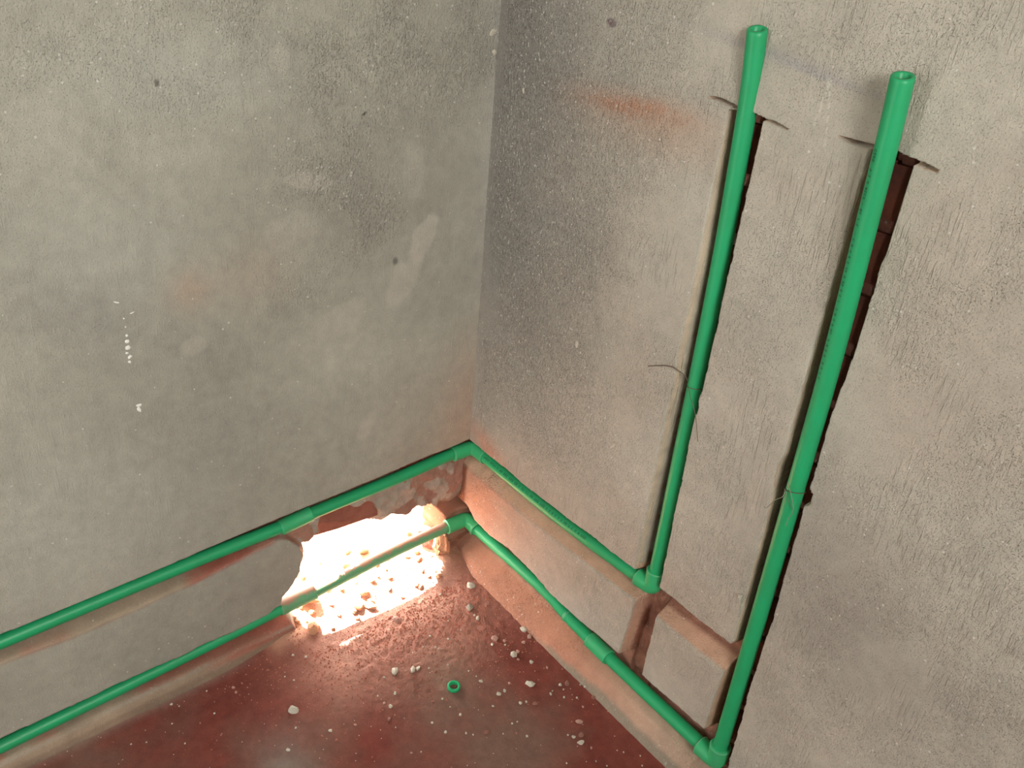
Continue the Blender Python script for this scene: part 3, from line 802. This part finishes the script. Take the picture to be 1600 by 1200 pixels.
def sleeve(name, a, b, parent, r=.0150, mat=None):
    a = Vector(a); b = Vector(b); L = (b - a).length
    path = [a, a.lerp(b, .5), b]
    e = .0012
    prof = [(0, R * .99, 0), (0, r - e, 0), (0, r, e), (0, r * 1.012, .0025), (0, r * .985, .0045), (1, r * .985, 0), (2, r * .985, -.0045),
            (2, r * 1.012, -.0025), (2, r, -e), (2, r - e, 0), (2, R * .99, 0)]
    return tube(name, path, prof, mat or M_FIT, parent)


def elbow(name, p0, corner, p1, parent, r=.0155, mat=None):
    """90 degree socket elbow, two sockets running into a tight bend"""
    p0 = Vector(p0); c = Vector(corner); p1 = Vector(p1)
    d0 = (c - p0).normalized(); d1 = (p1 - c).normalized(); b = .0125
    path = [p0, p0 + d0 * .004]
    s0 = c - d0 * b; e0 = c + d1 * b
    for i in range(9):
        t = i / 8
        path.append(s0 * (1 - t) ** 2 + c * 2 * t * (1 - t) + e0 * t * t)
    path += [p1 - d1 * .004, p1]
    m = len(path)
    rr = [r * .985] * m
    prof = [(0, R * .99, 0), (0, r - .001, 0), (0, r * 1.02, .001), (0, r * 1.02, .003)]
    prof += [(i, r * .975, 0) for i in range(2, m - 2)]
    prof += [(m - 1, r * 1.02, -.003), (m - 1, r * 1.02, -.001), (m - 1, r - .001, 0), (m - 1, R * .99, 0)]
    o = tube(name, path, prof, mat or M_FIT, parent)
    for (pp, dd) in ((p0, d0), (p1, -d1)):
        q = [pp + dd * .0002, pp + dd * .0012, pp + dd * .0022]
        tube('socket_rim', q, [(0, R * .98, 0), (0, r * 1.015, 0), (1, r * 1.045, 0), (2, r * 1.015, 0), (2, R * .98, 0)], M_RIM, o)
    return o


def empty(name, loc, label, cat):
    o = bpy.data.objects.new(name, None); C.objects.link(o); o.location = (0, 0, 0)
    o['label'] = label; o['category'] = cat
    return o


# upper line: left wall -> corner -> right wall -> first riser
up = empty('water_pipe', (0, 0, 0), 'green plastic water pipe in the upper wall groove, turning up into the left riser', 'pipe')
PU = [(-.0115, -1.35, .160), (-.0115, -1.05, .189), (-.012, -.8393, .2070), (-.012, -.6567, .2215), (-.012, -.52, .2310), (-.012, -.385, .2375)]
pipe('pipe', PU, up)
pipe('pipe', [(-.012, -.385, .2378), (-.012, -.3401, .2430), (-.012, -.1883, .2540), (-.011, -.06, .2675), (-.010, -.016, .2715)], up)
sleeve('coupling', (-.012, -.3985, .2355), (-.012, -.339, .2435), up, r=.0145)
elbow('elbow_fitting', (-.009, -.034, .2705), (-.006, .013, .2735), (.036, .016, .2725), up, r=.0150)
pipe('pipe', [(.02, .016, .2725), (.10, .018, .2680), (.2184, .019, .2655), (.30, .018, .2685), (.3887, .017, .2745), (.475, .0175, .2800)], up)
elbow('elbow_fitting', (.4605, .0165, .2790), (.4925, .0175, .2805), (.4915, .0180, .3150), up, r=.0155)
P1 = [(.4915, .0180, .300), (.4905, .0195, .40), (.4895, .0195, .55), (.4890, .0195, .70), (.489, .0165, .84), (.4895, .0095, .96), (.490, .0020, 1.05), (.4900, -.0085, 1.1205)]
pipe('pipe', P1, up, open_end=True)

# lower line
lo = empty('water_pipe', (0, 0, 0), 'green water pipe in the lower groove, crossing the hole and rising as the right riser', 'pipe')
pipe('pipe', [(-.010, -1.35, -.032), (-.011, -1.05, -.012), (-.012, -.8763, .0030), (-.012, -.6822, .0210), (-.012, -.53, .0365), (-.012, -.385, .0530)], lo)
pipe('pipe', [(-.012, -.385, .0530), (-.012, -.3463, .0558), (-.012, -.1859, .0765), (-.011, -.03, .0885)], lo, mat=M_DUSTY)['label'] = 'green pipe coated with pink brick dust'
sleeve('coupling', (-.012, -.4084, .0515), (-.012, -.337, .0575), lo, r=.0150, mat=M_DUSTY)['label'] = 'green coupling streaked with pink brick dust'
elbow('elbow_fitting', (-.011, -.0375, .0885), (-.009, .014, .0910), (.026, .016, .0850), lo, r=.0155)
pipe('pipe', [(.014, .016, .0845), (.12, .0175, .0850), (.2468, .017, .0865), (.318, .016, .0780)], lo)
pipe('pipe', [(.318, .016, .0775), (.3511, .016, .0745), (.4294, .016, .0695), (.5849, .0155, .0676), (.665, .013, .0700)], lo)
sleeve('pipe_collar', (.3135, .016, .0775), (.3205, .016, .0765), lo, r=.0126, mat=M_RIM)
sleeve('coupling', (.3808, .016, .0715), (.4325, .0160, .0690), lo, r=.0150)
elbow('elbow_fitting', (.6500, .0120, .0690), (.6850, .0105, .0700), (.6845, .0095, .1050), lo, r=.0160)
P2 = [(.6845, .0095, .090), (.6845, .0095, .20), (.6845, .0088, .32), (.6845, .0070, .4517), (.6845, .0040, .5993), (.6845, .0020, .72),
      (.6845, -.0035, .8358), (.6845, -.0125, .95), (.685, -.0205, 1.0391), (.685, -.0275, 1.1022)]
pipe('pipe', P2, lo, open_end=True)


# ------------------------------------------------------------------ dot printed marking on the pipes (wrapped on the surface, legible only as strokes)
GL = {'P': '111101111100100', 'N': '101111111111101', '2': '111001111100111', '0': '111101101101111', '5': '111100111001111',
      'X': '101101010101101', '.': '000000000000010', '4': '101101111001001', 'R': '110101110101101', '3': '111001111001111', '-': '000000111000000',
      'I': '111010010010111', 'C': '111100100100111', '7': '111001010010010', '1': '010110010010111', '8': '111101111101111', ' ': '0' * 15, '/': '001001010100100'}


def printing(path_pts, ang0, start, text, size, parent, base=None, r=R, mirror=1, n=10):
    """strokes laid on the pipe: text runs along the axis, ang0 = direction of the print line around it"""
    path = catmull(path_pts, n)
    L = [0]
    for a, b in zip(path[:-1], path[1:]): L.append(L[-1] + (b - a).length)
    V = []; F = []
    def at(d):
        for i in range(len(L) - 1):
            if L[i + 1] >= d:
                t = (d - L[i]) / (L[i + 1] - L[i] + 1e-9); return path[i].lerp(path[i + 1], t), (path[i + 1] - path[i]).normalized()
        return path[-1], (path[-1] - path[-2]).normalized()
    d = start
    px = size / 5.0
    for ch in text:
        g = GL[ch]
        for row in range(5):
            for cl in range(3):
                if g[row * 3 + cl] != '1': continue
                dd = d + cl * px * 1.1; ph = (2 - row) * px / r * mirror
                b0 = len(V)
                for (ea, eb) in ((0, 0), (1, 0), (1, 1), (0, 1)):
                    c, t = at(dd + (ea - .5) * px * .95)
                    a = ang0 - (ang0.dot(t)) * t; a.normalize(); bb = t.cross(a)
                    ang = ph + (eb - .5) * px * .95 / r
                    V.append(c + (a * math.cos(ang) + bb * math.sin(ang)) * (r + .00015))
                F.append((b0, b0 + 1, b0 + 2, b0 + 3))
        d += px * 1.1 * 4.2
    me = bpy.data.meshes.new('printed_marking'); me.from_pydata(V, [], F); me.materials.append(M_INK)
    o = bpy.data.objects.new('printed_marking', me); C.objects.link(o); o.parent = parent
    o['label'] = 'faint black printed marking along the pipe'
    return o


TX = 'P20 25X4.2 -  PN20 III 8  01 C I 24 - 17 3 '
PR = [(.6845, -.0020, .80), (.6845, -.0035, .8358), (.6845, -.0125, .95), (.685, -.0205, 1.0391)]
rdir = Vector((-.42, -.95, .0))
printing(P2[::-1], rdir, .072, 'CI25  4 I 0 N1C2 - 8I 7 L'.replace('L', '1') + '  - C 8 4 2 I I0 3 25 8 I 7  I 8 5 2 01  P N 2 0  8 5 I I', .0036, lo)
PH = [(.02, .016, .2725), (.10, .018, .2680), (.2184, .019, .2655), (.30, .018, .2685), (.3887, .017, .2745), (.475, .0175, .2800)]
printing(PH, Vector((.15, -.75, .62)), .02, 'PN20 25X4.2 88 80C 250 I8 R 24 17 30 588 P20 2 5 8 0 3 R 58 P C 5 8 P20', .0046, up)

# ------------------------------------------------------------------ binding wires
def wire(parent, pts, r, mat, name='wire_end'):
    path = catmull(pts, 8)
    return tube(name, path, [(i, r, 0) for i in range(len(path))], mat, parent, seg=8)


def wire_ring(parent, c, rr, tilt, r, mat):
    path = []
    for i in range(33):
        a = 2 * math.pi * i / 32
        path.append(Vector((c[0] + rr * math.cos(a), c[1] + rr * math.sin(a), c[2] + tilt * math.cos(a + .6))))
    return tube('wire_loop', path, [(i, r, 0) for i in range(33)], mat, parent, seg=8)


w1 = empty('binding_wire', (0, 0, 0), 'dark binding wire looped around the left riser with one end sticking out', 'wire')
wire_ring(w1, (.489, .0195, .6495), R + .0007, .002, .0006, M_WIRE)
wire(w1, [(.4192, -.006, .6565), (.4240, -.005, .6590), (.4546, -.004, .6726), (.4706, -.001, .6718), (.480, .006, .6640), (.4825, .013, .6520)], .00075, M_WIRE)
wire(w1, [(.4885, .0070, .6490), (.4990, .001, .640), (.5076, -.002, .6466 - .012), (.517, -.004, .6220), (.5294, -.0035, .587)], .0005, M_WIRE)
w2 = empty('binding_wire', (0, 0, 0), 'thin pale binding wire looped around the right riser with curling ends', 'wire')
wire_ring(w2, (.6845, .0038, .5960), R + .0010, .004, .0006, M_WIRE)
wire(w2, [(.6550, -.008, .5560), (.6617, -.0115, .5600), (.6705, -.012, .5779), (.6770, -.008, .586), (.6760, -.006, .5960)], .00045, M_WIREP)
wire(w2, [(.6780, -.0085, .6080), (.6869, -.0110, .6002), (.6976, -.0115, .5800), (.6947, -.0115, .5629), (.6941, -.0115, .5512)], .0004, M_WIREP)
wire(w2, [(.6815, -.0090, .598), (.6860, -.0105, .588), (.6980, -.009, .575)], .00035, M_WIRE)

# ------------------------------------------------------------------ green offcut ring
rx, ry = .2778, -.2097
path = [Vector((0, 0, 0)), Vector((0, 0, .0035)), Vector((0, 0, .007))]
ro_, ri_ = .0119, .0076
ringo = tube('pipe_offcut', path, [(0, ri_, 0), (0, ro_ - .0008, 0), (0, ro_, .0008), (2, ro_, -.0012), (2, ro_ - .001, 0), (2, ri_ + .0006, 0), (2, ri_, -.0006), (0, ri_, .0002)], M_PIPE)
# open the hole: remove the two caps closing the bore
bm = bmesh.new(); bm.from_mesh(ringo.data)
bmesh.ops.delete(bm, geom=[f for f in bm.faces if len(f.verts) > 4], context='FACES'); bm.to_mesh(ringo.data); bm.free()
ringo.location = (rx, ry, fz(rx, ry) + .0004); ringo.rotation_euler = (.05, .04, 0)
ringo['label'] = 'short green ring cut from the plastic pipe, lying on the floor'; ringo['category'] = 'pipe ring'

# ------------------------------------------------------------------ blobs and drips stuck on the walls (parts of the walls)
def blob(parent, loc, sc, mat, name, rot=(0, 0, 0), seed=1):
    o = bpy.data.objects.new(name, lump_mesh(name, seed, mat, 2)); C.objects.link(o); o.parent = parent
    o.location = loc; o.scale = sc; o.rotation_euler = rot
    return o


blob(wall_right, (.2638, -.001, .624), (.008, .005, .013), M_WHITE, 'lime_speck', seed=301)
blob(wall_right, (.3735, -.001, .4915), (.006, .004, .020), M_WHITE, 'mortar_splash', (0, .5, 0), seed=302)
blob(wall_right, (.6546, -.002, .3949), (.008, .007, .013), M_WHITE, 'lime_speck', (0, .2, 0), seed=303)
blob(wall_right, (.075, -.001, .98), (.006, .004, .010), M_WHITE, 'lime_speck', seed=304)
blob(wall_right, (.247, -.0005, 1.098), (.003, .002, .003), M_BROWNC, 'lime_speck', seed=305)
blob(wall_left, (.001, -.0117, 1.0551), (.006, .016, .010), M_WHITE, 'mortar_splash', (0.6, 0, 0), seed=306)
blob(wall_left, (.001, -.0070, 1.025), (.006, .008, .010), M_WHITE, 'mortar_splash', seed=307)
for i, (s, z, a, b) in enumerate(((.6063, .6620, .005, .004), (.6068, .6530, .008, .006), (.6065, .6440, .009, .0065), (.609, .6360, .006, .004), (.6062, .6290, .006, .007),
                                  (.6075, .6220, .004, .006), (.6060, .6750, .0025, .0025), (.6066, .688, .0025, .003), (.595, .694, .007, .002), (.613, .713, .008, .003),
                                  (.6035, .5510, .008, .006), (.6043, .5440, .005, .011))):
    blob(wall_left, (.0002, -s, z), (.002, a, b), M_DRIP, 'paint_drip', (.3 * ((i % 3) - 1), 0, 0), seed=320 + i)
